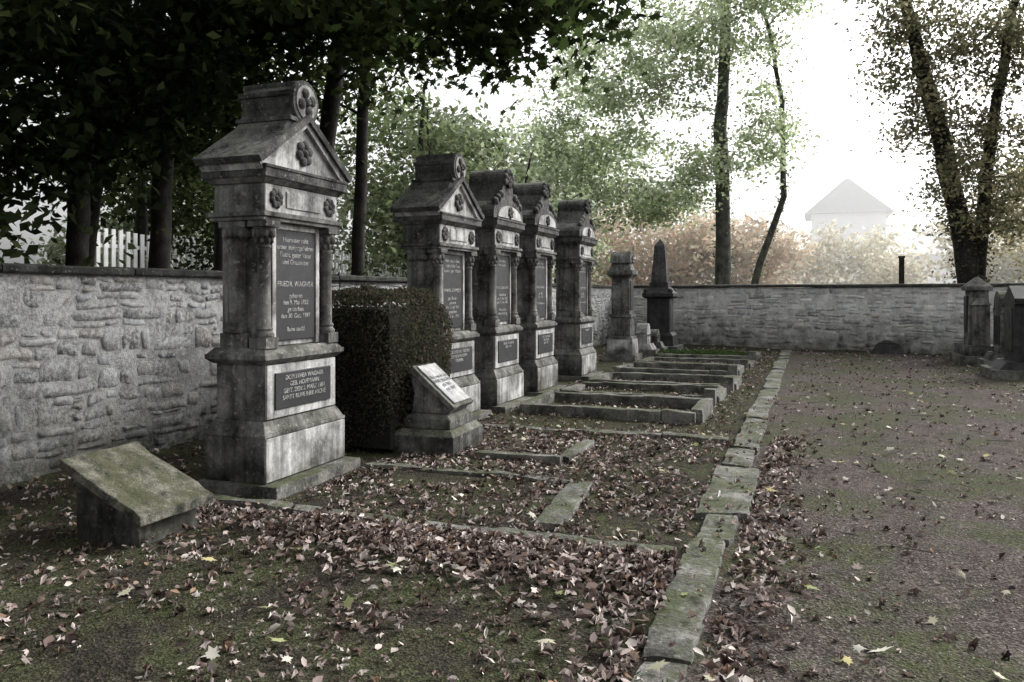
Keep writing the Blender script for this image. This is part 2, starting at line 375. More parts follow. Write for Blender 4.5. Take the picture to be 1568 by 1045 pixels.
        b.extr_x(prof,-.25,.25,T)
        for k in range(7):
            a=R(-5+190/6*k); b.ball((.27,r*.78*math.cos(a),cz+r*.78*math.sin(a)),.05,T,8,sx=.7)
        b.rosette(.275,0,cz,r*.55,T,6)
        for sy in (-1,1):
            for q in range(3): b.ball((.25,sy*w(.28+.1*q),z(2.87-.055*q)),.062,T,8,sx=.8)
    b.obj('body',[M_side,M_front,M_top,M_black,M_kerb],root,.007)
    t=TX[ti]
    add_text(root,t[0],.058*W,.174,z(2.02),1.05)
    add_text(root,t[1],.062*W,.174,z(1.66))
    add_text(root,t[2],.055*W,.174,z(1.56),1.0)
    add_text(root,t[3],.052*W,.264,z(.905),1.02)
    return root
monument((-4.22,5.55,0),1,1,0,rz=R(.6))
monument((-4.25,8.68,0),.98,.975,0,rz=R(-.8),ti=1)
monument((-4.17,10.1,0),.92,1.0,1,ti=2)
monument((-4.15,11.65,0),.90,1.01,1,ti=3)
monument((-4.17,14.1,0),.95,1.01,1,rz=R(.7),ti=4)

def pillar(loc,H=2.4,hw=.23):
    root=empty('pillar_gravestone',loc); b=B()
    b.cbox(.38,.38,-.05,.16,2); b.cbox(.31,.31,.16,.5,1,.29,.29); b.cbox(.29,.29,.5,.58,0,.24,.24)
    b.cbox(hw,hw,.58,H*.42,0); b.cbox(hw*1.12,hw*1.12,H*.42,H*.45,0); b.cbox(hw*.92,hw*.92,H*.45,H*.80,0)
    b.box(hw*.92+.001,hw*.92+.018,-hw*.65,hw*.65,H*.49,H*.77,3)
    b.cbox(hw*1.0,hw*1.0,H*.80,H*.83,0,hw*1.3,hw*1.3); b.cbox(hw*1.3,hw*1.3,H*.83,H*.87,0)
    b.cbox(hw*1.1,hw*1.1,H*.87,H*.94,0,hw*.9,hw*.9); b.extr_x([(-hw*1.15,H*.94),(hw*1.15,H*.94)]+arc(0,H*.95,hw*1.1,0,180,10),-hw,hw,0)
    b.rosette(hw+.01,0,H*.975,.1,0,5)
    b.obj('body',[M_side,M_front,M_kerb,M_black],root,.008)
pillar((-4.2,18.2,0))
m_dark=stone('dark_stone',(.015,.015,.015),(.05,.05,.052),mossamt=.15,scale=5,rough=.6,spot=False,bump=.2)
root=empty('obelisk_monument',(-4.0,21.9,0)); b=B()
b.cbox(.55,.55,-.05,.14,1); b.cbox(.42,.42,.14,.42,0,.4,.4); b.cbox(.4,.4,.42,.5,0,.33,.33); b.cbox(.31,.31,.5,1.42,0); b.box(.3105,.322,-.2,.2,.65,1.25,2)
b.cbox(.34,.34,1.42,1.47,0,.42,.42); b.cbox(.42,.42,1.47,1.56,0); b.cbox(.42,.42,1.56,1.72,0,.26,.26); b.cbox(.25,.25,1.72,1.86,0)
b.cbox(.22,.22,1.86,2.86,1,.14,.14); b.cbox(.14,.14,2.86,3.05,1,.01,.01)
for a in(-1,1):
    for c in(-1,1): b.ball((a*.33,c*.33,1.62),.08,0,8)
b.obj('body',[m_dark,stone('obelisk_stone',(.04,.04,.04),(.1,.1,.1),mossamt=.2,scale=3),M_black],root,.008)

def headstone(loc,w,h,d,rz=0,mat=M_side,arch=True):
    root=empty('headstone',loc,rz); b=B()
    b.cbox(d*1.2,w*.62,-.05,.18,2); b.cbox(d*.95,w*.55,.18,.32,0,d*.7,w*.48)
    pts=[(-w*.42,.32),(w*.42,.32),(w*.42,h*.8)]
    pts+= [(w*.48,h*.8),(w*.48,h*.86)]+(arc(0,h*.86,w*.40,0,180,10) if arch else [(0,h)])+[(-w*.48,h*.86),(-w*.48,h*.8)]+[(-w*.42,h*.8)]
    b.extr_x(pts,-d*.45,d*.45,0); b.box(d*.45+.001,d*.45+.014,-w*.3,w*.3,.5,h*.76,1)
    b.obj('body',[mat,M_black,M_kerb],root,.01)
headstone((-4.0,19.6,0),.5,.72,.3,mat=M_front)
headstone((-3.9,20.5,0),.4,.55,.25)
root=empty('winged_gravestone',(3.35,20.3,0),R(180)); b=B()
b.box(-.4,.45,-.75,.75,-.05,.2,2); b.box(-.32,.35,-.62,.62,.2,.42,0)
b.frus(-.22,.22,-.28,.28,.42,-.19,.19,-.25,.25,1.62,0); b.box(-.26,.26,-.32,.32,1.62,1.72,0); b.frus(-.24,.24,-.3,.3,1.72,-.03,.03,-.04,.04,1.92,0)
for sy in(-1,1):
    b.box(-.15,.15,sy*.47-.17,sy*.47+.17,.42,1.3,0); b.frus(-.19,.19,sy*.47-.2,sy*.47+.2,1.3,-.05,.05,sy*.47-.1,sy*.47+.1,1.45,0)
b.box(.2,.235,-.17,.17,.7,1.5,1)
b.obj('body',[M_side,M_black,M_kerb],root,.01)
headstone((3.55,17.0,0),.95,1.7,.5,R(180),m_dark,False)
headstone((3.7,19.1,0),.9,1.45,.4,R(180),M_side,True)
b=B(); b.frus(-.45,.4,-.15,.15,-.03,-.3,.25,-.08,.08,.26,0); b.frus(-.3,.25,-.08,.08,.26,-.12,.0,-.03,.03,.36,0); b.obj('fallen_stone',[m_dark],None,.03,(1.75,22.5,0))

def prism_y(b,prof,y0,y1,mi):
    n=len(prof); vs=[(x,y0,z) for x,z in prof]+[(x,y1,z) for x,z in prof]
    b.add(vs,[tuple(range(n)),tuple(range(2*n-1,n-1,-1))]+[((i+1)%n,i,n+i,n+(i+1)%n) for i in range(n)],mi)
root=empty('lectern_gravestone',(-3.52,7.2,0),R(3),.93); b=B()
b.box(-.36,.33,-.44,.44,-.04,.2,0); b.frus(-.36,.33,-.44,.44,.2,-.31,.28,-.38,.38,.26,2)
b.box(-.28,.25,-.33,.33,.26,.36,0); b.frus(-.28,.25,-.33,.33,.36,-.22,.2,-.27,.27,.41,0)
prism_y(b,[(-.22,.41),(.20,.41),(.24,.47),(-.16,.86),(-.26,.84),(-.19,.62)],-.25,.25,0)
prism_y(b,[(-.25,.85),(.25,.45),(.28,.49),(-.20,.91)],-.29,.29,0)
prism_y(b,[(-.175,.889),(.250,.518),(.264,.531),(-.161,.902)],-.23,.23,3)
b.obj('body',[M_side,M_front,M_kerb,M_marble],root,.012)
# engraved lines on the sloping plate
cu=bpy.data.curves.new('inscription','FONT'); cu.body="Hier ruht in Gott\nMARIE WAGNER\ngeb. 1861\ngest. 1889"; cu.size=.062; cu.align_x='CENTER'; cu.align_y='CENTER'; cu.extrude=.0008
m,nt=newmat('engraving'); tc=N(nt,'ShaderNodeNewGeometry').outputs['Position']; finish(nt,ramp(nt,noise_n(nt,tc,30),[(.3,g(.10)),(.7,g(.25))]),.9); cu.materials.append(m)
ob=bpy.data.objects.new('inscription',cu); scene.collection.objects.link(ob); ob.parent=root
sl=math.atan2(.902-.531,.264+.161); ob.location=(.0515+.0015,0,.7165+.0018); ob.rotation_euler=Matrix(((0,-math.cos(sl),math.sin(sl)),(1,0,0),(0,math.sin(sl),math.cos(sl)))).to_euler()

root=empty('slanted_gravestone'); b=B()
ya,yb=3.66,4.27
x0,x1,za,zb2,th=-4.44,-3.78,.50,.20,.065
vs=[];n=10
for i in range(n+1):
    for j in range(n+1):
        x=x0+(x1-x0)*i/n; y=ya+(yb-ya)*j/n
        rim=.014 if min(i,j,n-i,n-j)<=1 else 0
        zz=za+(zb2-za)*i/n+.012*noise.noise(Vector((x*6,y*6,1)))+rim
        ex=.014*noise.noise(Vector((x*9,y*9,3)))
        vs.append((x+ex,y+ex,zz))
o=len(vs); vs+=[(x,y,zz-th) for x,y,zz in vs]
fs=[]
for i in range(n):
    for j in range(n):
        a=i*(n+1)+j; fs.append((a,a+n+1,a+n+2,a+1)); fs.append((o+a,o+a+1,o+a+n+2,o+a+n+1))
for i in range(n):
    a=i*(n+1); fs.append((a,o+a,o+a+n+1,a+n+1)); a=i*(n+1)+n; fs.append((a,a+n+1,o+a+n+1,o+a))
    a=i; fs.append((a,a+1,o+a+1,o+a)); a=n*(n+1)+i; fs.append((a,o+a,o+a+1,a+1))
b.add(vs,fs,1)
prism_y(b,[(-4.37,-.05),(-3.84,-.05),(-3.86,.155),(-4.37,.40)],ya+.06,yb-.06,0)
M_mossy=stone('mossy_plate',(.03,.03,.022),(.24,.235,.19),moss=(.07,.075,.035),mossamt=.8,scale=8,bump=1.0,streak=0,fine=.9)
b.obj('body',[M_side,M_mossy],root,.008)

# ------------------------------------------------------------ kerbs
def rough_slab(bl,cx,cy,L,Wd,h,rz,z0=-.06,amp=.01):
    n=max(2,int(L/.06)); vs=[];fs=[]
    prof=[(-.5,0),(-.5,.8),(-.47,.97),(-.2,1.0),(.2,1.0),(.47,.97),(.5,.8),(.5,0)]
    ca,sa=math.cos(rz),math.sin(rz); sd=random.random()*50; k=len(prof); tl=random.uniform(-.012,.012); sk=random.uniform(-.12,.12)*Wd
    for i in range(n+1):
        u=(i/n-.5)*L
        endf=1 if 0<i<n else .97
        for p,q in prof:
            lx=p*Wd*endf; z=z0+(h-z0)*(q if 0<i<n else q*.97)
            d=amp*1.1*noise.noise(Vector((u*5+sd,lx*12,z*9)))+amp*.6*noise.noise(Vector((u*22+sd,lx*25,z*9))); e=amp*noise.noise(Vector((u*3,lx*4,sd)))
            Y=lx+d; uu=u+(p*sk*2 if i in(0,n) else p*sk)
            vs.append((cx+uu*ca-Y*sa,cy+uu*sa+Y*ca,z+e+d*.6+tl*u/L*2*(q>0)))
    for i in range(n):
        for c in range(k-1): a=i*k+c; fs.append((a,a+k,a+k+1,a+1))
    fs.append(tuple(range(k))); fs.append(tuple(n*k+i for i in range(k-1,-1,-1)))
    bl.add(vs,fs,0)
def run(bl,x0,y0,x1,y1,Wd,h,seg=(.8,1.4),gap=.012,jit=.014,amp=.01):
    L=math.hypot(x1-x0,y1-y0); rz=math.atan2(y1-y0,x1-x0); s=0
    while s<L-.05:
        w=min(random.uniform(*seg),L-s)
        if L-s-w<.25: w=L-s
        c=s+w/2; j=random.uniform(-jit,jit)
        rough_slab(bl,x0+(x1-x0)*c/L-math.sin(rz)*j,y0+(y1-y0)*c/L+math.cos(rz)*j,w-gap,Wd*random.uniform(.95,1.04),h+random.uniform(-.014,.010),rz+random.uniform(-.015,.015),amp=amp)
        s+=w
b=B()
run(b,-.565,.5,-.60,5.55,.215,.05,(1.3,1.9),amp=.013)
rough_slab(b,-.62,6.4,1.6,.36,.045,R(91),amp=.014)
run(b,-.66,7.25,-.74,22.4,.25,.05,(.7,1.4),amp=.016)
b.obj('path_kerb',[M_kerb],None,0)
b=B(); run(b,-4.9,4.74,-.76,4.66,.13,.05,(1.3,2.0),amp=.013); b.obj('grave_border',[M_kerb],None,0)
b=B(); run(b,-3.75,6.22,-1.86,6.2,.11,.05,(1.0,1.9),amp=.012); rough_slab(b,-1.70,5.55,1.15,.2,.05,R(95),amp=.015); run(b,-3.0,6.92,-2.15,6.9,.13,.07,(.9,1.2)); run(b,-2.15,6.95,-2.15,7.9,.12,.06)
b.obj('grave_border',[M_kerb],None,0)
b=B(); run(b,-3.6,8.55,-.85,8.6,.15,.04,(.6,1.1),amp=.013); b.obj('grave_border',[M_kerb],None,0)
plots=[(9.65,10.95,.15),(11.35,12.55,.12),(13.0,14.3,.13),(14.9,16.2,.16),(17.0,18.4,.10),(19.2,20.6,.11)]
for y0,y1,h in plots:
    b=B(); xa,xb=-3.55,-1.3+random.uniform(-.08,.08)
    run(b,xa,y0,xb,y0+.02,.14,h,(1.1,2.3),amp=.013); run(b,xa,y1,xb,y1,.14,h,(1.1,2.3),amp=.013); run(b,xb,y0+.09,xb,y1-.09,.14,h+.01,(1.5,2)); run(b,xa,y0+.09,xa,y1-.09,.14,h-.01,(1.5,2))
    if y0>11: b.frus(xb-.14,xb+.04,y0-.08,y0+.14,0,xb-.12,xb+.03,y0-.05,y0+.12,h+.1,0)
    b.obj('grave_border',[M_kerb],None,0)

# ------------------------------------------------------------ leaves
T_dia=(np.array([(0,-.5,0),(.29,-.05,.07),(0,.5,-.05),(-.29,-.05,.07)]),[(0,1,2),(0,2,3)])
T_curl=(np.array([(0,-.5,.14),(.22,-.24,.10),(.30,.12,.20),(.03,.55,-.02),(-.22,.2,.16),(-.27,-.18,.22),(0,-.05,0)]),[(0,1,6),(1,2,6),(2,3,6),(3,4,6),(4,5,6),(5,0,6)])
T_peb=(np.array([(-.4,-.3,0),(.45,-.35,0),(.35,.4,0),(-.35,.35,0),(.0,.02,.5)]),[(0,1,4),(1,2,4),(2,3,4),(3,0,4)])
mp=[(0,0,.0)]
for a,r in ((-90,.28),(-60,.16),(-35,.42),(-12,.27),(12,.55),(40,.3),(62,.38),(76,.3),(90,.62),(104,.3),(118,.38),(140,.3),(168,.55),(192,.27),(215,.42),(240,.16)):
    mp.append((r*math.cos(R(a)),r*math.sin(R(a)),-.12*r))
T_maple=(np.array(mp),[(0,i,i+1 if i<16 else 1) for i in range(1,17)])
cr=[(0,0,0)]
for i,(a,r) in enumerate(((-90,.4),(-50,.22),(-15,.5),(20,.3),(50,.46),(75,.28),(95,.6),(125,.28),(160,.48),(200,.25),(235,.33))):
    cr.append((r*math.cos(R(a))*.85,r*math.sin(R(a)),(.22 if i%2 else .05)+.12*math.sin(i*2.1)))
T_crump=(np.array(cr),[(0,i,i+1 if i<11 else 1) for i in range(1,12)])
T_blade=(np.array([(-.06,0,0),(.06,0,0),(.03,.08,.6),(0,.3,1.0)]),[(0,1,2),(0,2,3)])
def frames(n,up=0.0,tilt=None):
    if tilt is None:
        nr=rng.normal(size=(n,3)); nr[:,2]=np.abs(nr[:,2])+up
    else:
        nr=np.stack([rng.normal(0,tilt,n),rng.normal(0,tilt,n),np.ones(n)],-1)
    nr/=np.linalg.norm(nr,axis=1,keepdims=True)
    t=rng.normal(size=(n,3)); t-=nr*(t*nr).sum(1,keepdims=True); t/=np.linalg.norm(t,axis=1,keepdims=True)
    return np.stack([np.cross(t,nr),t,nr],1)
def scatter(name,T,P,S,C,mat,up=0.3,tilt=None,parent=None,flipz=False):
    tv,tf=T; n=len(P); A=frames(n,up,tilt); tv=np.array(tv); k=len(tv)
    loc=tv[None]*np.asarray(S)[:,None,None]
    if flipz: loc[:,:,2]*=rng.uniform(-1.4,2.2,n)[:,None]; loc[:,:,0]*=rng.uniform(.55,1.15,n)[:,None]
    V=np.einsum('nki,nij->nkj',loc,A)+np.asarray(P)[:,None,:]
    F=(np.array(tf)[None]+(np.arange(n)*k)[:,None,None]).reshape(-1,len(tf[0]))
    col=None if C is None else np.repeat(np.asarray(C),k,0)
    return arrays_obj(name,V.reshape(-1,3),F,mat,col,parent)

dead_pal=np.array([(.17,.128,.113),(.24,.19,.175),(.40,.34,.315),(.058,.043,.037),(.11,.08,.066),(.54,.49,.45),(.24,.16,.115)])
def zone(n,x0,x1,y0,y1,s0,s1,lift=.03,fn=None):
    x=rng.uniform(x0,x1,n); y=rng.uniform(y0,y1,n)
    if fn is not None: k=rng.random(n)<fn(x,y); x=x[k];y=y[k]
    else:
        k=np.array([noise.noise(Vector((a*1.6,b_*1.6,7)))>-.25+.3*random.random()-.2 for a,b_ in zip(x,y)]); x=x[k]; y=y[k]
    z=np.array([gh(a,b_) for a,b_ in zip(x,y)])+.010+rng.random(len(x))*lift
    return np.stack([x,y,z],-1),rng.uniform(s0,s1,len(x))
def pile(x,y):
    return np.exp(-((4.48-y)/.40)**2)*(.3+.7*(x>-3.2))
Z=[zone(11500,-4.2,-.72,3.2,4.62,.035,.075,.06,pile),
   zone(900,-4.2,-.78,2.4,4.0,.03,.065,.015),
   zone(4600,-3.7,-.8,4.8,8.5,.028,.066,.02),
   zone(1300,-1.5,-.70,1.6,4.5,.035,.078,.04,lambda x,y:np.exp(-((x+.74)/.25)**2)),
   zone(5600,-.44,.6,1.3,9,.035,.078,.03,lambda x,y:np.exp(-((x+.42)/.25)**2)),
   zone(5400,-.4,5,1.8,22,.02,.065,.01),
   zone(1200,-5.9,-1,1.0,4,.02,.055,.01),
   zone(4600,-3.9,-.9,8.5,22,.03,.07,.02),
   zone(2200,-6.05,-4.6,3,20,.03,.065,.03),
   zone(160,-.75,-.45,2.5,12,.03,.06,.0,lambda x,y:x*0+1),
   zone(600,-6,5,21,23,.04,.08,.02)]
Z[9][0][:,2]=.075
P=np.concatenate([a for a,_ in Z]); S=np.concatenate([s for _,s in Z])
C=dead_pal[rng.choice(len(dead_pal),len(P),p=[.22,.22,.19,.12,.12,.09,.04])]*rng.uniform(.6,1.25,(len(P),1))
leaves=empty('fallen_leaves')
h=rng.random(len(P))<.5
scatter('brown_leaves',T_curl,P[h],S[h],C[h],M_dead,tilt=.5,parent=leaves,flipz=True)
h=~h
scatter('crumpled_leaves',T_crump,P[h],S[h]*1.15,C[h],M_dead,tilt=.5,parent=leaves,flipz=True)
a,s=zone(360,-5.5,5,1.6,14,.06,.11,.03)
C=np.array([(.42,.40,.30),(.35,.33,.29),(.28,.30,.15),(.43,.38,.2),(.5,.48,.42)])[rng.integers(0,5,len(a))]*rng.uniform(.6,1.1,(len(a),1))
a[:,2]+=.015
scatter('maple_leaves',T_maple,a,s,C,M_dead,tilt=.25,parent=leaves,flipz=True)
a,s=zone(18000,-5.5,5,1.2,20,.008,.022,.004)
C=np.array([(.38,.35,.33),(.2,.17,.155),(.1,.09,.08)])[rng.integers(0,3,len(a))]
scatter('leaf_litter',T_dia,a,s,C,M_dead,tilt=.5,parent=leaves)
a,s=zone(26000,-.4,4.5,1.2,11,.006,.018,0,lambda x,y:np.minimum(1,4/y)); a[:,2]-=.006
scatter('pebbles',T_peb,a,s,None,M_peb,tilt=.25)
def grassfn(x,y):
    return np.array([max(0,noise.noise(Vector((a*.9,b_*.9,3)))*2.4+.15) for a,b_ in zip(x,y)])
a1,s1=zone(38000,-6,-.75,1.2,8,.012,.034,0,grassfn); a2,s2=zone(34000,-.4,4.5,1.5,16,.01,.026,0,lambda x,y:grassfn(x,y)*(x>.5))
a3,s3=zone(28000,-3.6,-.9,8,20,.02,.045,0,lambda x,y:grassfn(x,y)+.3)
a=np.concatenate([a1,a2,a3]); s=np.concatenate([s1,s2,s3]); a[:,2]-=.012
C=np.array([(.07,.08,.036),(.10,.11,.052),(.05,.06,.028),(.15,.15,.08)])[rng.integers(0,4,len(a))]
scatter('grass',T_blade,a,s,C,M_grass,tilt=.35)

# ------------------------------------------------------------ trees
def tube(bl,pts,rad,n=7,mi=0):
    vs=[];fs=[];k=len(pts)
    for i,p in enumerate(pts):
        d=(pts[min(i+1,k-1)]-pts[max(i-1,0)]).normalized()
        a=d.cross(Vector((.3,.9,.1))).normalized(); c=d.cross(a)
        for j in range(n):
            t=2*math.pi*j/n; r=rad[i]*(1+.12*noise.noise(Vector((j*1.7,i*.8,rad[0]*30)))); vs.append(p+a*math.cos(t)*r+c*math.sin(t)*r)
    for i in range(k-1):
        for j in range(n):
            q=(j+1)%n; fs.append((i*n+j,i*n+q,(i+1)*n+q,(i+1)*n+j))
    fs.append(tuple((k-1)*n+j for j in range(n)))
    bl.add(vs,fs,mi,True)
b=B()
for _ in range(120):
    x=random.uniform(-5,4); y=random.uniform(2,12); a=random.random()*6.3; L=random.uniform(.06,.28)
    pts=[Vector((x+L*t*math.cos(a+t*.6),y+L*t*math.sin(a+t*.6),gh(x,y)+.02+.01*random.random())) for t in(0,.35,.7,1)]
    tube(b,pts,[.004,.0035,.003,.002],4)
b.obj('twigs',[M_barkp],None,0)
def tree(name,trunk,crowns,lpc,cr,ls,pal,bark=M_bark,tmpl=T_dia,ivy=0,ivycol=None,maxlimb=.07,extra_trunks=(),up=.25,ivyr=.09,lm=None):
    root=empty(name,(trunk[0][0],trunk[0][1],0)); bl=B(); off=Vector((trunk[0][0],trunk[0][1],0))
    nodes=[]
    ivyP=[]
    for tr in (trunk,)+tuple(extra_trunks):
        pts=[];rad=[]
        for i in range(len(tr)-1):
            a=Vector(tr[i][:3]);c=Vector(tr[i+1][:3]); st=max(3,int((c-a).length/.5))
            for j in range(st):
                t=j/st; p_=Vector((a.x+t*2+i*3,a.y,a.z+t)); p=a.lerp(c,t)+Vector((noise.noise(p_),noise.noise(p_+Vector((9,0,0))),0))*.06
                pts.append(p); rad.append(tr[i][3]*(1-t)+tr[i+1][3]*t)
        pts.append(Vector(tr[-1][:3])); rad.append(tr[-1][3])
        rad[0]*=1.5
        if len(rad)>2: rad[1]*=1.12
        tube(bl,[p-off for p in pts],rad,10)
        for p,r in zip(pts,rad):
            if p.z>2.2: nodes.append((p,r))
        for i in range(len(pts)-1):
            for _ in range(ivy):
                a=random.random()*6.28; t=random.random(); p=pts[i].lerp(pts[i+1],t); q=rad[i]+abs(random.gauss(.02,ivyr))*(1+.8*noise.noise(p*1.5)); ivyP.append((p.x+q*math.cos(a),p.y+q*math.sin(a),p.z))
    clumps=[]
    for cx,cy,cz,rx,ry,rz_,n in crowns:
        for _ in range(n):
            while True:
                v=Vector((random.uniform(-1,1),random.uniform(-1,1),random.uniform(-1,1)))
                if v.length<=1: break
            clumps.append(Vector((cx+v.x*rx,cy+v.y*ry,cz+v.z*rz_)))
    t0=Vector(trunk[len(trunk)//2][:3]); clumps.sort(key=lambda c:(c-t0).length)
    P=[];C=[]
    for c in clumps:
        best=min(nodes,key=lambda q:(q[0]-c).length+max(0,(q[0].z-c.z))*.8)
        p0,r0=best; L=(c-p0).length; r=min(r0*.65,maxlimb,.012+L*.02)
        mid=p0.lerp(c,.5)+Vector((random.uniform(-.1,.1)*L,random.uniform(-.1,.1)*L,.08*L))
        pts=[p0,p0.lerp(mid,.5)+Vector((0,0,.02*L)),mid,mid.lerp(c,.55),c]
        tube(bl,[q-off for q in pts],[r,r*.85,r*.7,r*.5,max(r*.3,.006)],5)
        nodes.append((mid,r*.7)); nodes.append((c,max(r*.45,.01)))
        m=int(lpc*random.uniform(.5,1.4)); bri=random.uniform(.55,1.35); q=np.array(pal)[rng.integers(0,len(pal),m)]*bri*rng.uniform(.75,1.25,(m,1))
        k=cr*random.uniform(.7,1.3); g_=rng.normal(0,1,(m,3))*np.array([k,k,k*.55]); g_[:,2]-=np.hypot(g_[:,0],g_[:,1])*.25
        P.append(np.array(c-off)[None]+g_); C.append(q)
    bl.obj('trunk',[bark],root,0)
    if P:
        P=np.concatenate(P);C=np.clip(np.concatenate(C),0,.75)
        scatter('foliage',tmpl,P,rng.uniform(ls*.65,ls*1.25,len(P)),C,lm or M_leaf,up=up,parent=root)
    if ivyP:
        P=np.array(ivyP)-np.array(off)[None]; pc=np.array(ivycol or [(.03,.04,.018),(.05,.06,.025)])[rng.integers(0,2,len(P))]*rng.uniform(.6,1.3,(len(P),1))
        scatter('ivy',T_dia,P,rng.uniform(.07,.14,len(P)),pc,lm or M_leaf,up=.1,parent=root)
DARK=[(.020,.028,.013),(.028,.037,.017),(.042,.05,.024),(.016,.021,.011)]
MIDG=[(.14,.17,.105),(.18,.215,.135),(.11,.14,.08),(.22,.25,.165)]
PALE=[(.36,.41,.30),(.44,.49,.38),(.28,.33,.22),(.50,.53,.44)]  # far-leaf greens, paled by haze mixed into the colour
YEL=[(.68,.64,.50),(.74,.70,.57),(.60,.58,.45),(.66,.60,.45)]  # bush yellows with the distance haze put into the colour
ORG=[(.62,.47,.33),(.60,.49,.37),(.70,.60,.47),(.50,.46,.34)]  # bush oranges, washed out by haze painted in
tree('added_shade_tree',[(-8.6,7.3,-.1,.15),(-8.5,7.3,3,.12),(-8.2,7.4,7,.09),(-8,7.5,10,.05)],[(-8.3,6.9,4.8,2.2,2.4,1.6,72),(-9.0,5.6,3.2,1.4,1.6,1.3,30),(-6.4,7.2,5.4,1.4,1.6,1.1,18)],120,.42,.17,DARK,ivy=5,ivyr=.03)
tree('added_shade_tree',[(-9.2,9.1,-.1,.17),(-9.0,9.1,3,.14),(-8.6,9.2,7,.1),(-8.4,9.4,11,.05)],[(-8.6,9.4,5.2,2.2,2.2,1.7,62)],120,.42,.17,DARK,ivy=5,ivyr=.03,
     extra_trunks=([(-9.9,8.3,-.1,.1),(-9.6,8.6,3.5,.08),(-9.9,8.4,8,.05)],))
tree('added_shade_tree',[(-8.2,13.1,-.1,.15),(-8.1,13.1,3.2,.12),(-7.8,12.8,6,.10),(-7.6,12.5,9,.05)],[(-8.2,12.4,6.4,1.9,2.4,1.4,34)],110,.42,.16,DARK,ivy=4,ivyr=.03,
     extra_trunks=([(-10.2,11.6,-.1,.12),(-10.0,11.6,4,.10),(-9.6,11.9,8,.07)],))
tree('chestnut_tree',[(-7.3,10.6,-.1,.18),(-7.1,10.4,3.2,.14),(-6.4,9.9,5.6,.12),(-4.9,9.0,6.6,.09),(-3.2,8.3,6.4,.05)],
     [(-3.6,8.6,5.0,1.4,1.3,.6,40),(-5.6,8.6,5.2,1.6,1.6,.8,34)],62,.33,.18,[(.02,.03,.014),(.035,.05,.02),(.05,.07,.028),(.016,.022,.012)],tmpl=T_maple,up=.5)
tree('added_shade_tree',[(-5.0,-2.2,-.1,.3),(-4.9,-2.0,4,.24),(-4.4,-1.2,7.0,.16),(-4,-.5,9.5,.06)],[(-3.2,1.0,7.6,4.2,3.6,1.0,110),(-6.0,3.0,6.8,1.8,2.2,.9,22),(.5,0,8.0,2.6,3,1.0,40)],60,.55,.36,DARK)  # unseen tree, added so its crown over the camera darkens the foreground
for x,y,h,pal in ((-9.5,18,8,MIDG),(-8.3,20.5,7,PALE),(-8.5,27,9,PALE),(-12,23,9,MIDG),(-14.5,14,8,DARK),(-13.5,7.5,8,DARK),(-12.8,4.8,8,DARK),(-17.5,20,10,MIDG)):
    lx=random.uniform(-.6,.6); low=pal is not DARK or y<8
    tree('linden_tree',[(x,y,-.1,.14),(x+lx*.3,y,3,.11),(x+lx,y+.3,h*.85,.04)],[(x,y,h*.62,2.3,2.3,h*.25,42 if pal is not DARK else 66)]+([(x,y,3.0,1.9,1.8,1.0,14 if y>8 else 26)] if low else []),105,.46,.19,pal,extra_trunks=([(x+.5,y-.6,-.1,.08),(x+.9,y-.7,3,.06),(x+.8-lx,y-.7,h*.75,.025)],))
tree('holly_bush',[(-11.2,13.2,-.1,.08),(-11.1,13.2,2.2,.06),(-11.1,13.2,3.6,.03)],[(-11.2,13.2,2.7,1.0,1.1,1.2,34)],110,.32,.12,DARK)
tree('ash_tree',[(-2.85,27.4,-.1,.30),(-2.9,27.4,3,.25),(-3.0,27.4,7,.22),(-2.8,27.3,11,.17),(-2.7,27.3,15,.1)],
     [(-5.2,26.2,5.4,2.6,2.2,1.5,58),(-6.0,26.0,8.6,2.8,2.4,1.9,56),(-3.6,26.5,10.6,2.4,2,1.6,36),(-8.4,26,6,1.8,2,2,30),(-1.6,27,6.6,1.2,1,1.6,16),(-1.6,27,10.5,1.3,1,1.6,14)],130,.42,.17,PALE,bark=M_barkp,ivy=30,ivycol=[(.10,.12,.075),(.15,.16,.11)],
     extra_trunks=([(-2.4,28.2,-.1,.14),(-1.75,28.1,2.6,.12),(-1.0,28.0,4.8,.10),(-1.05,28.0,8,.08),(-1.6,28,11,.06),(-1.0,28,14,.03)],))
tree('ivy_tree',[(4.45,27.2,-.1,.34),(4.15,27.2,3,.3),(3.6,27.2,6,.27),(2.9,27.2,9,.2),(2.2,27.2,12,.12)],
     [(3.1,26.8,8.3,1.5,1.3,2.4,40),(4.6,26.8,5.2,1.6,1.5,1.9,44),(5.4,26.6,9.2,1.8,1.5,1.8,48),(2.2,26.8,10.5,1.3,1,1.2,18)],95,.4,.16,[(.15,.155,.09),(.24,.235,.14),(.32,.29,.18),(.11,.12,.07)],bark=M_bark,ivy=80,ivyr=.20,ivycol=[(.06,.06,.04),(.12,.115,.075)],lm=M_leafp,
     extra_trunks=([(4.5,27.3,1,.2),(4.7,27.3,5,.18),(5.3,27.3,9,.13),(6.0,27.3,13,.06)],))
tree('birch_tree',[(7.0,28.5,-.1,.16),(7.1,28.5,5,.12),(6.8,28.5,10,.05)],[(6.2,28,4.0,1.7,1.5,2.4,40),(6.6,28,8,1.8,1.5,2,28)],85,.42,.17,[(.50,.45,.29),(.42,.38,.25),(.36,.35,.22)],bark=M_barkp,lm=M_leafp)
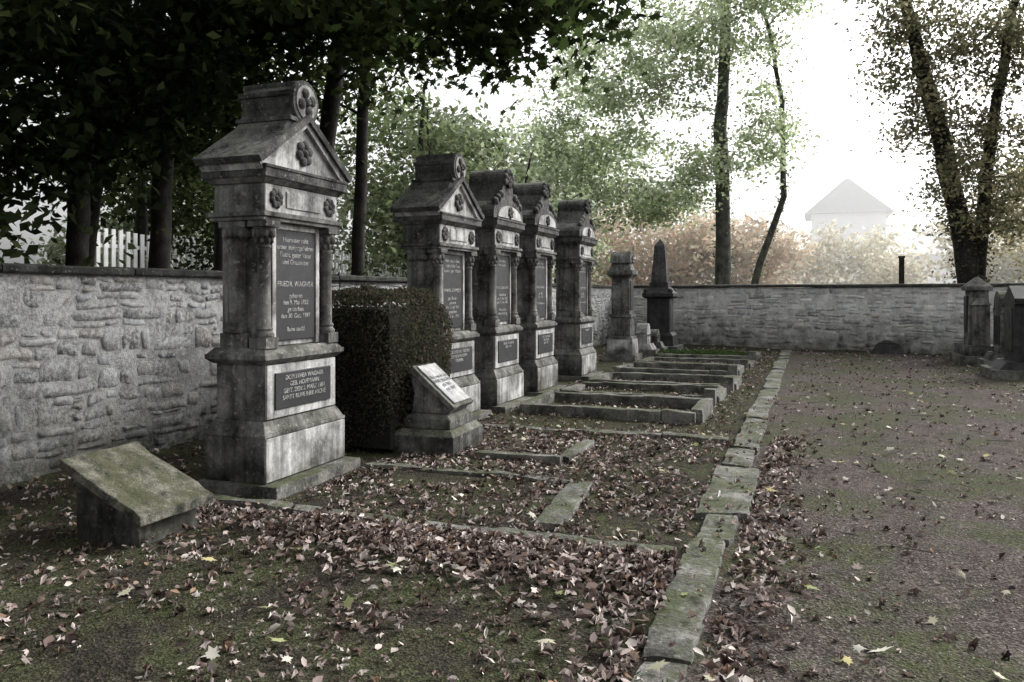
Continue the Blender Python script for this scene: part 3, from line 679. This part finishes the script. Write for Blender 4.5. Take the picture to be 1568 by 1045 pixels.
def mass(name,blobs,ls,pal,lpc=150,lm=None):
    P=[];C=[]
    for cx,cy,cz,rx,ry,rz_,n in blobs:
        for _ in range(n):
            v=rng.normal(size=3); v/=np.linalg.norm(v); v*=rng.random()**.35; c=np.array([cx+v[0]*rx,cy+v[1]*ry,max(.4,cz+v[2]*rz_)])
            m=int(lpc*rng.uniform(.6,1.3)); P.append(c+rng.normal(0,1,(m,3))*np.array([.6,.6,.42])); C.append(np.array(pal)[rng.integers(0,len(pal),m)]*rng.uniform(.8,1.1)*rng.uniform(.9,1.1,(m,1)))
    P=np.concatenate(P);C=np.clip(np.concatenate(C),0,.8); scatter(name,T_dia,P,rng.uniform(ls*.6,ls*1.3,len(P)),C,lm or M_leafp,up=.2)
mass('distant_bushes',[(-8,38,3,4,2,3.0,60),(-3.5,40,3,3,2,2.6,40)],.3,ORG)
mass('distant_bushes',[(1.5,46,2.2,4.5,2,2.4,40),(8.5,44,2.8,3.0,2,3.4,46),(0,60,1.8,9,2,2.2,40)],.3,YEL)
mass('distant_bushes',[(-18,36,5,6,2,5,70),(-30,30,6,6,6,6,60)],.34,MIDG)

# ------------------------------------------------------------ clipped bush
root=empty('clipped_bush',(-4.3,7.32,0))
q=rng.normal(size=(36000,3)); q=q/np.power((np.abs(q)**5).sum(1,keepdims=True),1/5)
rr=1-np.abs(rng.normal(0,.06,len(q)))+.02
lump=np.array([1+.07*noise.noise(Vector(v*2.0))+.05*noise.noise(Vector(v*6)) for v in q])
P=q*rr[:,None]*lump[:,None]*np.array([.6,.72,.80])+np.array([0,0,.78]); P=P[P[:,2]>.02]
C=np.array([(.04,.046,.03),(.055,.06,.038),(.07,.07,.048),(.09,.07,.053)])[rng.integers(0,4,len(P))]*rng.uniform(.6,1.3,(len(P),1))
scatter('leaves',T_dia,P,rng.uniform(.022,.045,len(P)),C,M_leafp,up=0,parent=root)
b=B(); b.cbox(.5,.62,.06,1.4,0,.46,.58)  # near-black block painted as the shade inside the bush; twigs follow
for _ in range(60):
    v=Vector((random.gauss(0,1),random.gauss(0,1),random.gauss(0,1))).normalized(); m_=max(abs(v.x),abs(v.y),abs(v.z)); v=v/m_*.92
    p=Vector((v.x*.58,v.y*.7,.78+v.z*.78))
    if p.z>.1: tube(b,[p*.8+Vector((0,0,.15)),p,p*1.06+Vector((0,0,.05))],[.006,.004,.002],4)
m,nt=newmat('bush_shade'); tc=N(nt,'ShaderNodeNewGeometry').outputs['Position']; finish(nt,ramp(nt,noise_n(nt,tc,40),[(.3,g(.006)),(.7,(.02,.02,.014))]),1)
b.obj('dark_core_and_twigs',[m],root,0)
P,s=zone(2500,-3.7,-1.5,19.3,20.6,.05,.09,.14); C=np.array([(.03,.05,.02),(.05,.07,.03)])[rng.integers(0,2,len(P))]
scatter('ground_ivy',T_dia,P,s,C,M_leaf,up=.6)

# ------------------------------------------------------------ white fence
b=B(); y=10.8
while y<42:
    b.box(-.014,.014,y,y+.085,0,2.72+.03*math.sin(y*3),0); y+=.17
b.box(-.06,-.016,10.8,42,1.2,1.3,0); b.box(-.06,-.016,10.8,42,2.4,2.47,0)
b.obj('picket_fence',[M_white],None,0,(-12.2,0,0))

# ------------------------------------------------------------ distant house
root=empty('house',(2.7,81,0)); b=B()
b.box(-3.1,3.1,-3.5,3.5,0,8.8,0); b.frus(-3.7,3.7,-4,4,8.8,-.2,.2,-.25,.25,12.3,1)
for i in(-1.6,1.6):
    for zz in(2,5.5): b.box(i-.45,i+.45,-3.53,-3.49,zz,zz+1.4,2)
b.box(3.1,9,-2.5,3,0,5.0,0); b.extr_x([(-3,5.0),(3.5,5.0),(.2,7.3)],3.1,9.3,2)
b.obj('body',[M_render,M_slate,M_render],root,0)
b=B(); b.cbox(.07,.07,0,2.6,0); b.cbox(.09,.09,2.6,2.66,0); b.obj('fence_post',[M_bark],None,.01,(2.35,26,0))
# low morning mist lying over the meadow between cemetery and house
b=B(); b.box(-50,60,31,76,-.5,13,0)
m=bpy.data.materials.new('mist'); m.use_nodes=True; nt=m.node_tree; nt.nodes.clear()
vs_=nt.nodes.new('ShaderNodeVolumeScatter'); vs_.inputs['Density'].default_value=.0135; vs_.inputs['Anisotropy'].default_value=.35; vs_.inputs['Color'].default_value=(1,1,1,1)
o=nt.nodes.new('ShaderNodeOutputMaterial'); nt.links.new(vs_.outputs[0],o.inputs['Volume'])
b.obj('mist',[m],None,0)

# ------------------------------------------------------------ light, world, camera
w=bpy.data.worlds.new('World'); scene.world=w; w.use_nodes=True; nt=w.node_tree; nt.nodes.clear()
sky=nt.nodes.new('ShaderNodeTexSky'); sky.sky_type='NISHITA'; sky.sun_disc=False; EL=38; AZ=38
sky.sun_elevation=R(EL); sky.sun_rotation=R(AZ); sky.dust_density=6; sky.air_density=1.2
hs=nt.nodes.new('ShaderNodeHueSaturation'); hs.inputs['Saturation'].default_value=.08; hs.inputs['Value'].default_value=2.25; nt.links.new(sky.outputs[0],hs.inputs['Color'])
bg=nt.nodes.new('ShaderNodeBackground'); bg.inputs['Strength'].default_value=.15; nt.links.new(hs.outputs[0],bg.inputs[0])
o=nt.nodes.new('ShaderNodeOutputWorld'); nt.links.new(bg.outputs[0],o.inputs[0])
l=bpy.data.lights.new('sun','SUN'); l.energy=1.5; l.angle=R(14); l.color=(1,.985,.965); lo=bpy.data.objects.new('sun',l); scene.collection.objects.link(lo)
d=Vector((math.sin(R(AZ))*math.cos(R(EL)),math.cos(R(AZ))*math.cos(R(EL)),math.sin(R(EL)))); lo.rotation_euler=d.to_track_quat('Z','Y').to_euler()
cam=bpy.data.cameras.new('camera'); co=bpy.data.objects.new('camera',cam); scene.collection.objects.link(co)
co.location=(0,0,1.55); co.rotation_euler=(R(90),0,R(20.9)); cam.lens=28; cam.sensor_width=36; cam.shift_y=-.0462; cam.clip_end=3000; cam.clip_start=.05
scene.camera=co
scene.view_settings.view_transform='Standard'; scene.view_settings.look='None'; scene.view_settings.exposure=0
